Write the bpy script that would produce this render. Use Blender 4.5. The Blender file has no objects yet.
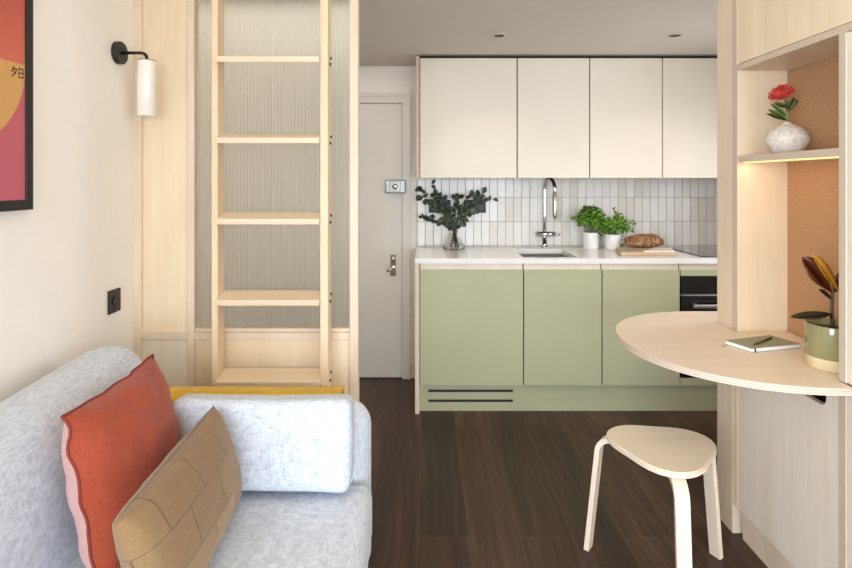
import bpy, bmesh, math, random
from mathutils import Vector, Matrix, noise
random.seed(7)
scene = bpy.context.scene
COL = scene.collection
PI = math.pi
V = Vector

# ------------------------------------------------------------------ materials
def srgb(r, g, b):
    def f(c):
        c /= 255.0
        return c / 12.92 if c <= 0.04045 else ((c + 0.055) / 1.055) ** 2.4
    return (f(r), f(g), f(b), 1.0)

class NT:
    def __init__(s, name):
        s.m = bpy.data.materials.new(name); s.m.use_nodes = True
        s.t = s.m.node_tree; s.n = s.t.nodes; s.l = s.t.links
        s.b = s.n['Principled BSDF']
    def new(s, t, **kw):
        n = s.n.new(t)
        for k, v in kw.items(): setattr(n, k, v)
        return n
    def link(s, a, b): s.l.new(a, b)
    def coords(s, scale=(1, 1, 1), rot=(0, 0, 0), kind='Object', loc=(0, 0, 0)):
        tc = s.new('ShaderNodeTexCoord'); mp = s.new('ShaderNodeMapping')
        mp.inputs['Scale'].default_value = scale; mp.inputs['Rotation'].default_value = rot
        mp.inputs['Location'].default_value = loc
        s.link(tc.outputs[kind], mp.inputs[0]); return mp.outputs[0]
    def noise(s, vec, scale=5, detail=3, rough=.5, dist=0):
        n = s.new('ShaderNodeTexNoise'); n.inputs['Scale'].default_value = scale
        n.inputs['Detail'].default_value = detail; n.inputs['Roughness'].default_value = rough
        n.inputs['Distortion'].default_value = dist
        if vec is not None: s.link(vec, n.inputs['Vector'])
        return n.outputs[0]
    def ramp(s, fac, stops):
        r = s.new('ShaderNodeValToRGB'); e = r.color_ramp.elements
        while len(e) < len(stops): e.new(.5)
        for k, (p, c) in enumerate(stops): e[k].position = p; e[k].color = c
        s.link(fac, r.inputs[0]); return r.outputs[0]
    def mix(s, fac, a, b, mode='MIX'):
        m = s.new('ShaderNodeMix', data_type='RGBA', blend_type=mode)
        for k, x in ((0, fac), (6, a), (7, b)):
            if hasattr(x, 'default_value') or hasattr(x, 'is_linked'): s.link(x, m.inputs[k])
            else: m.inputs[k].default_value = x
        return m.outputs[2]
    def bump(s, h, strength=.2, dist=.002):
        b = s.new('ShaderNodeBump'); b.inputs['Strength'].default_value = strength
        b.inputs['Distance'].default_value = dist
        s.link(h, b.inputs['Height']); s.link(b.outputs[0], s.b.inputs['Normal'])
    def set(s, **kw):
        mp = dict(color='Base Color', rough='Roughness', metal='Metallic', spec='Specular IOR Level',
                  trans='Transmission Weight', ior='IOR', coat='Coat Weight', sheen='Sheen Weight', alpha='Alpha',
                  sub='Subsurface Weight')
        for k, v in kw.items():
            i = s.b.inputs[mp[k]]
            if hasattr(v, 'is_linked'): s.link(v, i)
            else: i.default_value = v

def plain(name, col, rough=.5, metal=0, **kw):
    t = NT(name)
    c = t.noise(t.coords(), 9, 2)
    t.set(color=t.mix(c, tuple(x * .965 for x in col[:3]) + (1,), tuple(min(1, x * 1.02) for x in col[:3]) + (1,)), rough=rough, metal=metal, **kw)
    return t.m

def wood(name, light, dark, axis=2, rough=.45, figure=1.0):
    t = NT(name)
    sc = [9, 9, 9]; sc[axis] = .9
    fine = [70, 70, 70]; fine[axis] = 3
    big = [2.4, 2.4, 2.4]; big[axis] = .8
    a = t.noise(t.coords(tuple(sc)), 1.0, 5, .6, 1.2)
    f = t.noise(t.coords(tuple(fine)), 1.0, 3, .6)
    g = t.noise(t.coords(tuple(big), loc=(3, 1, 2)), 1.0, 4, .55, 2.5)
    mixv = t.new('ShaderNodeMath', operation='MULTIPLY_ADD'); mixv.inputs[1].default_value = .45; t.link(a, mixv.inputs[0])
    m2 = t.new('ShaderNodeMath', operation='MULTIPLY'); m2.inputs[1].default_value = .25; t.link(f, m2.inputs[0]); t.link(m2.outputs[0], mixv.inputs[2])
    m3 = t.new('ShaderNodeMath', operation='MULTIPLY_ADD'); m3.inputs[1].default_value = .35 * figure; t.link(g, m3.inputs[0]); t.link(mixv.outputs[0], m3.inputs[2])
    c = t.ramp(m3.outputs[0], [(.36, dark), (.66, light)])
    t.set(color=c, rough=rough); t.bump(f, .06, .001)
    return t.m

def ply_edge(name, axis, light, dark, freq):
    t = NT(name)
    tc = t.new('ShaderNodeTexCoord'); sp = t.new('ShaderNodeSeparateXYZ'); t.link(tc.outputs['Object'], sp.inputs[0])
    m = t.new('ShaderNodeMath', operation='MULTIPLY'); m.inputs[1].default_value = freq; t.link(sp.outputs[axis], m.inputs[0])
    s = t.new('ShaderNodeMath', operation='SINE'); t.link(m.outputs[0], s.inputs[0])
    a = t.new('ShaderNodeMath', operation='MULTIPLY_ADD'); a.inputs[1].default_value = .5; a.inputs[2].default_value = .5; t.link(s.outputs[0], a.inputs[0])
    c = t.ramp(a.outputs[0], [(.3, dark), (.7, light)])
    t.set(color=c, rough=.55); return t.m

def fabric(name, light, dark, scale=1.0, contrast=(.38, .62), rough=.9, bump=.5):
    t = NT(name); hi, lo = 360 * scale, 40 * scale; prev = None
    for k in range(3):
        sc = [lo] * 3; sc[k] = hi
        n = t.noise(t.coords(tuple(sc), loc=(k * 3, k, 2)), 1, 3, .6)
        if prev is None: prev = n
        else:
            a = t.new('ShaderNodeMath', operation='ADD'); t.link(prev, a.inputs[0]); t.link(n, a.inputs[1]); prev = a.outputs[0]
    d = t.new('ShaderNodeMath', operation='MULTIPLY'); d.inputs[1].default_value = 1 / 3; t.link(prev, d.inputs[0])
    t.set(color=t.ramp(d.outputs[0], [(contrast[0], dark), (contrast[1], light)]), rough=rough, sheen=.2, spec=.2)
    t.bump(d.outputs[0], bump, .0015); return t.m

M = {}
PLY_L, PLY_D = srgb(240, 223, 193), srgb(227, 205, 171)
M['ply'] = wood('birch plywood', PLY_L, PLY_D, 2)
M['ply_pale'] = wood('pale birch plywood', srgb(241, 230, 212), srgb(229, 214, 192), 2)
M['ply_frame'] = wood('birch frame', srgb(233, 215, 192), srgb(217, 196, 170), 2)
M['ply_desk'] = wood('birch desktop', srgb(241, 225, 206), srgb(231, 212, 190), 0, .4, .7)
M['ladder'] = wood('pine ladder', srgb(241, 217, 184), srgb(226, 196, 159), 2)
M['tread'] = wood('pine tread', srgb(243, 223, 196), srgb(230, 205, 174), 0)
M['stool'] = wood('birch stool veneer', srgb(240, 226, 203), srgb(228, 210, 184), 0)
M['stool_leg'] = wood('bent birch', srgb(241, 227, 205), srgb(229, 211, 186), 2)
M['edge_y'] = ply_edge('plywood edge across depth', 1, srgb(214, 194, 174), srgb(196, 174, 154), 1300)
M['edge_x'] = ply_edge('plywood edge across width', 0, srgb(214, 194, 174), srgb(196, 174, 154), 1300)
M['edge_dull'] = plain('greyed plywood edge', srgb(204, 186, 166), .6)
M['edge_z'] = ply_edge('plywood edge across height', 2, srgb(226, 206, 186), srgb(204, 182, 162), 860)
M['wall'] = plain('warm white wall paint', srgb(246, 241, 233), .7)
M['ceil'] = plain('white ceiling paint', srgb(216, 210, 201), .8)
M['ceil_bounce'] = plain('cream ceiling bounce tint', srgb(240, 224, 190), .8)  # tint for the unseen main ceiling, added to bounce warm light onto the walls
M['door'] = plain('off white door paint', srgb(226, 220, 210), .45)
M['cream'] = plain('cream cabinet lacquer', srgb(234, 226, 208), .5)
M['green'] = plain('sage green lacquer', srgb(181, 181, 146), .5)
M['dark'] = plain('shadow gap black', srgb(34, 26, 22), .7)
M['black'] = plain('black metal', srgb(26, 24, 23), .45)
M['soot'] = plain('black plastic', srgb(20, 19, 19), .35)
M['white'] = plain('white ceramic', srgb(240, 238, 234), .3)
M['opal'] = plain('white glazed shade', srgb(244, 240, 230), .12, coat=.5)
M['worktop'] = plain('white quartz worktop', srgb(242, 240, 236), .13)
M['steel'] = plain('brushed steel', srgb(190, 186, 180), .28, 1)
M['chrome'] = plain('chrome', srgb(205, 203, 200), .08, 1)
M['alu'] = plain('satin aluminium', srgb(214, 214, 214), .35, 1)
M['latch'] = plain('worn chrome lock', srgb(148, 152, 148), .4, 1)
M['hob'] = plain('black hob glass', srgb(22, 21, 22), .06, coat=.6)
M['oven'] = plain('black oven glass', srgb(30, 29, 31), .12)
M['bolt'] = plain('black steel bolt', srgb(40, 32, 28), .4, .6)
M['soil'] = plain('dark potting soil', srgb(48, 35, 25), .95)
M['stem'] = plain('green stem', srgb(120, 140, 80), .6)
M['twig'] = plain('brown twig', srgb(88, 74, 58), .7)
M['paper'] = plain('white paper', srgb(244, 242, 238), .8)
M['cover'] = plain('sage notebook cover', srgb(152, 154, 126), .6)
M['pen'] = plain('olive pen', srgb(104, 98, 52), .3, .3)
M['brass'] = plain('brass pen tip', srgb(190, 160, 90), .25, 1)
M['grey_wood'] = wood('pale serving board wood', srgb(250, 244, 232), srgb(240, 230, 214), 0)
M['board'] = wood('cutting board wood', srgb(214, 190, 160), srgb(190, 160, 128), 0)
M['grout'] = plain('grey grout', srgb(176, 168, 156), .9)
M['glaze_green'] = plain('olive green pot glaze', srgb(146, 142, 98), .15, coat=.4)
M['clay'] = plain('raw cream clay', srgb(220, 200, 158), .7)
M['linen'] = fabric('pale grey linen weave', srgb(220, 226, 235), srgb(168, 176, 190), contrast=(.36, .6))
M['rust'] = fabric('rust linen', srgb(168, 77, 52), srgb(144, 62, 41), 1.2, rough=.85)
M['pink'] = fabric('dusty pink linen', srgb(214, 172, 164), srgb(190, 146, 140), 1.2)
M['rust_pipe'] = plain('dark rust piping', srgb(134, 50, 36), .8)
M['mustard'] = fabric('mustard wool', srgb(226, 184, 20), srgb(196, 148, 4), .6, bump=.9)

def m_floor():
    t = NT('dark stained oak planks')
    vec = t.coords((1, 1, 1), (0, 0, PI / 2), loc=(0, .031, 0))
    br = t.new('ShaderNodeTexBrick'); t.link(vec, br.inputs['Vector'])
    br.offset = .37; br.offset_frequency = 2
    for k, v in (('Scale', 1), ('Mortar Size', .0016), ('Mortar Smooth', .3), ('Bias', 0), ('Brick Width', 1.55), ('Row Height', .193)):
        br.inputs[k].default_value = v
    br.inputs['Color1'].default_value = (0, 0, 0, 1); br.inputs['Color2'].default_value = (1, 1, 1, 1); br.inputs['Mortar'].default_value = (.5, .5, .5, 1)
    add = t.new('ShaderNodeMix', data_type='RGBA', blend_type='ADD'); add.inputs[0].default_value = 1
    mp = t.coords((11, .8, 1)); t.link(mp, add.inputs[6])
    sc = t.new('ShaderNodeMix', data_type='RGBA', blend_type='MULTIPLY'); sc.inputs[0].default_value = 1; t.link(br.outputs[0], sc.inputs[6]); sc.inputs[7].default_value = (9, 9, 9, 1)
    t.link(sc.outputs[2], add.inputs[7])
    g = t.noise(add.outputs[2], 1.0, 4, .5, 1.6)
    f = t.noise(t.coords((220, 7, 1)), 1, 2, .6)
    wv = t.new('ShaderNodeTexWave'); wv.bands_direction = 'X'; wv.wave_profile = 'SAW'
    for k, v in (('Scale', 2.6), ('Distortion', 10.0), ('Detail', 2.0), ('Detail Scale', .8), ('Detail Roughness', .55)): wv.inputs[k].default_value = v
    wa = t.new('ShaderNodeMix', data_type='RGBA', blend_type='ADD'); wa.inputs[0].default_value = 1
    t.link(t.coords((3.4, .8, 1)), wa.inputs[6]); t.link(sc.outputs[2], wa.inputs[7]); t.link(wa.outputs[2], wv.inputs['Vector'])
    c1 = t.ramp(g, [(.25, srgb(46, 30, 22)), (.5, srgb(64, 44, 33)), (.78, srgb(88, 63, 48))])
    c2 = t.mix(br.outputs[0], (.60, .58, .56, 1), (1.42, 1.40, 1.38, 1))
    c3 = t.mix(1.0, c1, c2, 'MULTIPLY')
    c4 = t.mix(f, (.84, .83, .83, 1), (1.1, 1.1, 1.1, 1))
    c5 = t.mix(1.0, c3, c4, 'MULTIPLY')
    c5 = t.mix(1.0, c5, t.ramp(wv.outputs['Fac'], [(0, (.74, .73, .72, 1)), (.55, (1.06, 1.06, 1.06, 1)), (1, (1.14, 1.13, 1.12, 1))]), 'MULTIPLY')
    c6 = t.mix(br.outputs[1], c5, srgb(90, 67, 53))
    t.set(color=c6, rough=.42, spec=.4)
    t.bump(f, .12, .001); return t.m
M['floor'] = m_floor()

def m_tile():
    t = NT('glossy hand made white tile')
    g = t.new('ShaderNodeNewGeometry')
    c = t.ramp(g.outputs['Random Per Island'], [(0, srgb(226, 219, 208)), (.5, srgb(238, 233, 225)), (1, srgb(244, 241, 236))])
    n = t.noise(t.coords((1, 1, .6)), 26, 2, .5)
    c2 = t.mix(t.noise(t.coords((1, 1, .5)), 40, 4, .7), (.92, .915, .905, 1), (1.02, 1.02, 1.02, 1))
    t.set(color=t.mix(1.0, c, c2, 'MULTIPLY'), rough=.24)
    t.bump(n, .3, .004); return t.m
M['tile'] = m_tile()

def m_cork():
    t = NT('cork board')
    n = t.noise(t.coords(), 260, 4, .7); v = t.new('ShaderNodeTexVoronoi'); v.inputs['Scale'].default_value = 240
    t.link(t.coords(), v.inputs['Vector'])
    c = t.ramp(n, [(.32, srgb(136, 98, 66)), (.5, srgb(182, 140, 102)), (.68, srgb(212, 176, 138))])
    t.set(color=c, rough=.95, spec=.1); t.bump(n, .5, .002); return t.m
M['cork'] = m_cork()

def m_weave():
    t = NT('woven brown linen patches')
    br = t.new('ShaderNodeTexBrick'); br.offset = .5
    t.link(t.coords((1, 1, 1), kind='UV'), br.inputs['Vector'])
    for k, v in (('Scale', 1), ('Mortar Size', .003), ('Mortar Smooth', .9), ('Bias', 0), ('Brick Width', .29), ('Row Height', .335)):
        br.inputs[k].default_value = v
    br.inputs['Color1'].default_value = srgb(136, 110, 80); br.inputs['Color2'].default_value = srgb(158, 126, 90); br.inputs['Mortar'].default_value = srgb(104, 78, 52)
    h = t.noise(t.coords((14, 190, 1), kind='UV'), 1, 3, .7); v = t.noise(t.coords((320, 10, 1), kind='UV'), 1, 3, .7)
    c = t.mix(h, (.6, .59, .57, 1), (1.42, 1.4, 1.37, 1)); c2 = t.mix(v, (.7, .7, .68, 1), (1.3, 1.29, 1.27, 1))
    t.set(color=t.mix(1.0, t.mix(1.0, br.outputs[0], c, 'MULTIPLY'), c2, 'MULTIPLY'), rough=.9, spec=.15, sheen=.2)
    inv = t.new('ShaderNodeMath', operation='SUBTRACT'); inv.inputs[0].default_value = 1; t.link(br.outputs[1], inv.inputs[1])
    s = t.new('ShaderNodeMath', operation='MULTIPLY_ADD'); s.inputs[1].default_value = .12; t.link(h, s.inputs[0]); t.link(inv.outputs[0], s.inputs[2])
    t.bump(s.outputs[0], .7, .006); return t.m
M['weave'] = m_weave()

def m_leaf(name, c1, c2, rough=.4, scale=30):
    t = NT(name); g = t.new('ShaderNodeNewGeometry')
    n = t.noise(t.coords(), scale, 3)
    a = t.mix(g.outputs['Random Per Island'], c1, c2)
    t.set(color=t.mix(1.0, a, t.mix(n, (.8, .8, .8, 1), (1.15, 1.15, 1.15, 1)), 'MULTIPLY'), rough=rough); return t.m
M['basil'] = m_leaf('basil leaf', srgb(72, 122, 32), srgb(138, 182, 66), .4)
M['parsley'] = m_leaf('parsley leaf', srgb(78, 130, 34), srgb(146, 188, 70), .5)
M['euca'] = m_leaf('eucalyptus leaf', srgb(62, 80, 64), srgb(112, 128, 108), .55)
M['rubber'] = m_leaf('dark rubber plant leaf', srgb(34, 36, 26), srgb(52, 50, 34), .25)
M['rubber_red'] = m_leaf('maroon rubber plant leaf', srgb(74, 34, 18), srgb(94, 44, 22), .3)
M['rubber_gold'] = m_leaf('golden new rubber plant leaf', srgb(196, 150, 40), srgb(176, 120, 40), .3)
M['protea_leaf'] = m_leaf('protea leaf', srgb(76, 96, 44), srgb(112, 130, 66), .5)
M['protea'] = m_leaf('red protea petals', srgb(176, 30, 26), srgb(222, 84, 62), .55)

def m_bread():
    t = NT('crusty seeded bread')
    a = t.noise(t.coords((1, 1, 1)), 55, 6, .8); b = t.noise(t.coords(), 130, 3, .7)
    c = t.ramp(a, [(.34, srgb(92, 56, 32)), (.48, srgb(146, 98, 60)), (.62, srgb(206, 172, 130))])
    t.set(color=t.mix(1.0, c, t.mix(b, (.65, .62, .58, 1), (1.3, 1.3, 1.28, 1)), 'MULTIPLY'), rough=.85)
    t.bump(b, 1, .008); return t.m
M['bread'] = m_bread()

def m_stone():
    t = NT('speckled stone vase')
    a = t.noise(t.coords(), 60, 5, .75); b = t.noise(t.coords(), 12, 3, .6)
    c = t.ramp(a, [(.34, srgb(150, 138, 126)), (.47, srgb(214, 205, 194)), (.6, srgb(232, 226, 216))])
    t.set(color=t.mix(b, c, srgb(224, 216, 204)), rough=.75); t.bump(a, .5, .003); return t.m
M['stone'] = m_stone()

def m_glass(name, rough, col=(1, 1, 1, 1), ior=1.45):
    t = NT(name); t.set(color=col, rough=rough, trans=1.0, ior=ior); return t.m
M['fluted'] = m_glass('fluted glass', .46, srgb(246, 244, 232))
M['clear'] = m_glass('clear glass', .0, (.97, .98, .97, 1))
M['water'] = m_glass('water', .0, (.93, .96, .94, 1), 1.33)

def m_print():
    t = NT('printed sunset paper')
    tc = t.new('ShaderNodeTexCoord'); sp = t.new('ShaderNodeSeparateXYZ'); t.link(tc.outputs['Object'], sp.inputs[0])
    n = t.new('ShaderNodeMapRange'); n.inputs[1].default_value = 0; n.inputs[2].default_value = .7; t.link(sp.outputs[2], n.inputs[0])
    c = t.ramp(n.outputs[0], [(.0, srgb(196, 92, 112)), (.45, srgb(196, 90, 102)), (.62, srgb(206, 104, 82)), (1, srgb(176, 62, 60))])
    t.set(color=c, rough=.35, coat=.25); return t.m
M['print'] = m_print()
M['sun'] = plain('printed golden ink', srgb(212, 160, 94), .35, coat=.25)
M['ink'] = plain('printed dark ink', srgb(40, 32, 28), .4)

t = NT('warm led diffuser'); t.set(color=srgb(255, 220, 170), rough=.5)
t.b.inputs['Emission Color'].default_value = srgb(255, 190, 110); t.b.inputs['Emission Strength'].default_value = .9
M['led'] = t.m

# ------------------------------------------------------------------ builders
WL = {}
def world_loc(o):
    return WL[o.name] if o is not None else V((0, 0, 0))

def obj(name, bm, mat, parent=None, origin=None, smooth=False, kind=None):
    """bm is in world coordinates; the object's origin sits at its thing's base."""
    if parent is not None: org = world_loc(parent)
    elif origin is not None: org = V(origin)
    else:
        xs = [v.co for v in bm.verts]
        lo = V((min(c[i] for c in xs) for i in range(3))); hi = V((max(c[i] for c in xs) for i in range(3)))
        org = V(((lo.x + hi.x) / 2, (lo.y + hi.y) / 2, lo.z))
    bmesh.ops.translate(bm, verts=bm.verts[:], vec=-org)
    me = bpy.data.meshes.new(name); bm.to_mesh(me); bm.free()
    for mm in (mat if isinstance(mat, (list, tuple)) else [mat]): me.materials.append(mm)
    if smooth:
        for p in me.polygons: p.use_smooth = True
    o = bpy.data.objects.new(name, me); COL.objects.link(o)
    if parent is not None: o.parent = parent
    else: o.location = org
    WL[o.name] = org
    if kind: o['kind'] = kind
    return o

def tag(o, label, cat, group=None):
    o['label'] = label; o['category'] = cat
    if group: o['group'] = group
    return o

def thing(name, loc, label, cat, group=None):
    o = bpy.data.objects.new(name, None); o.empty_display_size = .05; COL.objects.link(o)
    o.location = loc; WL[o.name] = V(loc)
    return tag(o, label, cat, group)

def struct(name, bm, mat, origin=(0, 0, 0), **kw):
    return obj(name, bm, mat, None, origin, kind='structure', **kw)

def box(bm, x0, x1, y0, y1, z0, z1, bev=0.0, seg=2, mi=0, rot=None):
    r = bmesh.ops.create_cube(bm, size=1)
    vs = r['verts']
    c = V(((x0 + x1) / 2, (y0 + y1) / 2, (z0 + z1) / 2))
    for v in vs: v.co = V((v.co.x * (x1 - x0), v.co.y * (y1 - y0), v.co.z * (z1 - z0)))
    if rot is not None:
        for v in vs: v.co = rot @ v.co
    for v in vs: v.co += c
    fs = list({f for v in vs for f in v.link_faces})
    for f in fs: f.material_index = mi
    if bev > 0:
        es = list({e for v in vs for e in v.link_edges})
        r = bmesh.ops.bevel(bm, geom=es, offset=bev, segments=seg, profile=.5, affect='EDGES')
        for f in r['faces']: f.material_index = mi
    return bm

def edge_faces(bm, mi=1):
    for f in bm.faces:
        f.normal_update()
        if f.normal.x < -.9: f.material_index = mi
    return bm

def B(*a, **k): return box(bmesh.new(), *a, **k)

def lathe(bm, cx, cy, prof, n=32, cap_top=False, cap_bot=True):
    rings = []
    for r, z in prof:
        rings.append([bm.verts.new((cx + r * math.cos(2 * PI * i / n), cy + r * math.sin(2 * PI * i / n), z)) for i in range(n)])
    for a, b in zip(rings, rings[1:]):
        for i in range(n): bm.faces.new((a[i], a[(i + 1) % n], b[(i + 1) % n], b[i]))
    if cap_bot: bm.faces.new(rings[0][::-1])
    if cap_top: bm.faces.new(rings[-1])
    return bm

def tube(bm, pts, r, n=10, cap=True):
    pts = [V(p) for p in pts]
    rr = r if isinstance(r, (list, tuple)) else [r] * len(pts)
    rings = []; up = None
    for i, p in enumerate(pts):
        d = (pts[min(i + 1, len(pts) - 1)] - pts[max(i - 1, 0)]).normalized()
        if up is None: up = V((0, 0, 1)) if abs(d.z) < .9 else V((1, 0, 0))
        s = d.cross(up).normalized(); u = s.cross(d).normalized(); up = u
        rings.append([bm.verts.new(p + rr[i] * (math.cos(2 * PI * k / n) * s + math.sin(2 * PI * k / n) * u)) for k in range(n)])
    for a, b in zip(rings, rings[1:]):
        for k in range(n): bm.faces.new((a[k], a[(k + 1) % n], b[(k + 1) % n], b[k]))
    if cap: bm.faces.new(rings[0][::-1]); bm.faces.new(rings[-1])
    return bm

def sweep_rect(bm, pts, side, w, t):
    """strip of width w (along side) and thickness t along pts"""
    pts = [V(p) for p in pts]; side = V(side).normalized(); rings = []
    for i, p in enumerate(pts):
        d = (pts[min(i + 1, len(pts) - 1)] - pts[max(i - 1, 0)]).normalized()
        nn = d.cross(side).normalized()
        rings.append([bm.verts.new(p + side * a * w / 2 + nn * b * t / 2) for a, b in ((-1, -1), (1, -1), (1, 1), (-1, 1))])
    for a, b in zip(rings, rings[1:]):
        for k in range(4): bm.faces.new((a[k], a[(k + 1) % 4], b[(k + 1) % 4], b[k]))
    bm.faces.new(rings[0][::-1]); bm.faces.new(rings[-1])
    bmesh.ops.recalc_face_normals(bm, faces=bm.faces[:])
    return bm

def prism(bm, outline, z0, z1, mi_top=0, mi_side=0, bev=0):
    lo = [bm.verts.new((x, y, z0)) for x, y in outline]; hi = [bm.verts.new((x, y, z1)) for x, y in outline]
    n = len(outline)
    a = bm.faces.new(hi); b = bm.faces.new(lo[::-1]); a.material_index = b.material_index = mi_top
    for i in range(n):
        f = bm.faces.new((lo[i], lo[(i + 1) % n], hi[(i + 1) % n], hi[i])); f.material_index = mi_side
    bmesh.ops.recalc_face_normals(bm, faces=bm.faces[:])
    return bm

def leaf(bm, base, d, nrm, L, W, droop=.2, fold=.15, seg=5, shape=1.0):
    d = V(d).normalized(); s = d.cross(V(nrm)).normalized(); u = s.cross(d).normalized(); base = V(base)
    mid = []; lf = []; rt = []
    for i in range(seg + 1):
        q = i / seg
        w = W * .5 * (math.sin(PI * q ** shape) ** .8 if 0 < q < 1 else 0)
        c = base + d * L * q - u * droop * L * q * q
        mid.append(bm.verts.new(c))
        if 0 < i < seg:
            lf.append(bm.verts.new(c + s * w + u * fold * w)); rt.append(bm.verts.new(c - s * w + u * fold * w))
        else: lf.append(mid[-1]); rt.append(mid[-1])
    for i in range(seg):
        for E in (lf, rt):
            q = [mid[i], mid[i + 1], E[i + 1], E[i]]
            q = list(dict.fromkeys(q))
            if len(q) >= 3: bm.faces.new(q)

def cushion_grid(c00, c10, c11, c01, thick, n=28, sides=(1, -1), power=.42, pinch=.05, wr=.004, seed=0, off=0.0, mesh=None, uv=True):
    """pillow faces between four corners; returns bmesh; side +1 is the face along the normal"""
    bm = bmesh.new(); c00, c10, c11, c01 = map(V, (c00, c10, c11, c01))
    N = (c10 - c00).cross(c01 - c00).normalized(); ctr = (c00 + c10 + c11 + c01) / 4
    lay = bm.loops.layers.uv.new('UVMap')
    def P(u, v, s):
        a, b = 2 * u - 1, 2 * v - 1
        p = (c00 * (1 - u) + c10 * u) * (1 - v) + (c01 * (1 - u) + c11 * u) * v
        pin = pinch * ((1 - a * a) * abs(b) ** 3 + (1 - b * b) * abs(a) ** 3)
        p = p + (ctr - p) * pin
        h = ((1 - a * a) * (1 - b * b)) ** power if abs(a) < 1 and abs(b) < 1 else 0
        k = 1 if h > 0 else 0
        w = noise.noise(V((u * 5 + seed, v * 5, s * 3.1))) * wr * k + noise.noise(V((u * 12 + seed, v * 12, s))) * wr * .4 * k
        p = p + N * noise.noise(V((u * 7 + seed, v * 7, 9))) * 1.6 * wr * max(abs(a), abs(b)) ** 8
        return p + N * s * (thick * .5 * h + w)
    for s in sides:
        g = [[bm.verts.new(P(i / n, j / n, s)) for j in range(n + 1)] for i in range(n + 1)]
        for i in range(n):
            for j in range(n):
                q = [g[i][j], g[i + 1][j], g[i + 1][j + 1], g[i][j + 1]]; uvs = [(i / n, j / n), ((i + 1) / n, j / n), ((i + 1) / n, (j + 1) / n), (i / n, (j + 1) / n)]
                if s < 0: q.reverse(); uvs.reverse()
                f = bm.faces.new(q)
                for lp, w in zip(f.loops, uvs): lp[lay].uv = w
    if len(sides) == 2: bmesh.ops.remove_doubles(bm, verts=bm.verts[:], dist=1e-5)
    rim = [P(i / n, 0, 1) for i in range(n)] + [P(1, i / n, 1) for i in range(n)] + [P(1 - i / n, 1, 1) for i in range(n)] + [P(0, 1 - i / n, 1) for i in range(n)]
    return bm, rim

def copy_tree(o, parent=None):
    c = o.copy(); COL.objects.link(c); c.parent = parent
    for ch in list(o.children): copy_tree(ch, c)
    return c

# ------------------------------------------------------------------ room shell
XL, XR, YB, YR = -1.161, 2.12, 3.86, -3.4
ZK, ZC = 2.114, 2.75
struct('floor', B(XL - .1, XR + .1, YR - .1, YB + .1, -.1, 0), M['floor'])
LY0, LY1, LZ0, LZ1 = -2.5, -.5, .55, 2.05      # unseen side window, added behind the camera to light the plywood unit
bm = bmesh.new()
box(bm, XL - .1, XL, LY1, YB, 0, ZC); box(bm, XL - .1, XL, YR, LY0, 0, ZC)
box(bm, XL - .1, XL, LY0, LY1, 0, LZ0); box(bm, XL - .1, XL, LY0, LY1, LZ1, ZC)
struct('wall_left', bm, M['wall'])
bm = bmesh.new()
for a in (LY0, (LY0 + LY1) / 2 - .025, LY1 - .05): box(bm, XL - .08, XL - .02, a, a + .05, LZ0, LZ1)
for a in (LZ0, LZ1 - .05): box(bm, XL - .08, XL - .02, LY0, LY1, a, a + .05)
struct('added_window_3', bm, M['door'])  # frame of the added left opening
bm = bmesh.new()
KY0, KY1, KZ0, KZ1 = 2.42, 3.18, .94, 1.72      # small unseen side window, added to brighten the kitchen
RY0, RY1, RZ0, RZ1 = -2.4, -.8, .55, 2.0      # unseen window added behind the camera to light sofa and left wall
box(bm, XR, XR + .1, RY1, KY0, 0, ZC); box(bm, XR, XR + .1, YR, RY0, 0, ZC)
box(bm, XR, XR + .1, RY0, RY1, 0, RZ0); box(bm, XR, XR + .1, RY0, RY1, RZ1, ZC); box(bm, XR, XR + .1, KY1, YB, 0, ZC)
box(bm, XR, XR + .1, KY0, KY1, 0, KZ0); box(bm, XR, XR + .1, KY0, KY1, KZ1, ZC)
struct('wall_right', bm, M['wall'])
bm = bmesh.new()
for a in (KY0, KY1 - .045): box(bm, XR + .03, XR + .08, a, a + .045, KZ0, KZ1)
for a in (KZ0, KZ1 - .045): box(bm, XR + .03, XR + .08, KY0, KY1, a, a + .045)
struct('added_window_2', bm, M['door'])  # frame of the added kitchen opening
bm = bmesh.new()
for a in (RY0, (RY0 + RY1) / 2 - .025, RY1 - .05): box(bm, XR + .02, XR + .08, a, a + .05, RZ0, RZ1)
for a in (RZ0, RZ1 - .05): box(bm, XR + .02, XR + .08, RY0, RY1, a, a + .05)
struct('added_window_4', bm, M['door'])  # frame of the added right opening
struct('wall_back', B(XL - .1, XR + .1, YB, YB + .1, 0, ZC), M['wall'])
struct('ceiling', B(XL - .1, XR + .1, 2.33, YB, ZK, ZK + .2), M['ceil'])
struct('ceiling_main', B(XL - .1, XR + .1, YR - .1, YB + .1, ZC, ZC + .1), M['ceil_bounce'])
# rear wall behind the camera with a broad window opening
WX0, WX1, WZ0, WZ1 = -.95, 1.75, .40, 1.95
bm = bmesh.new()
box(bm, XL - .1, WX0, YR - .1, YR, 0, ZC); box(bm, WX1, XR + .1, YR - .1, YR, 0, ZC)
box(bm, WX0, WX1, YR - .1, YR, 0, WZ0); box(bm, WX0, WX1, YR - .1, YR, WZ1, ZC)
struct('wall_rear', bm, M['wall'])
bm = bmesh.new()
for a in (WX0, (WX0 + WX1) / 2 - .025, WX1 - .05): box(bm, a, a + .05, YR - .08, YR - .02, WZ0, WZ1)
box(bm, WX0, WX1, YR - .08, YR - .02, WZ0, WZ0 + .05); box(bm, WX0, WX1, YR - .08, YR - .02, WZ1 - .05, WZ1)
struct('window_1', bm, M['door'])

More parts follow.
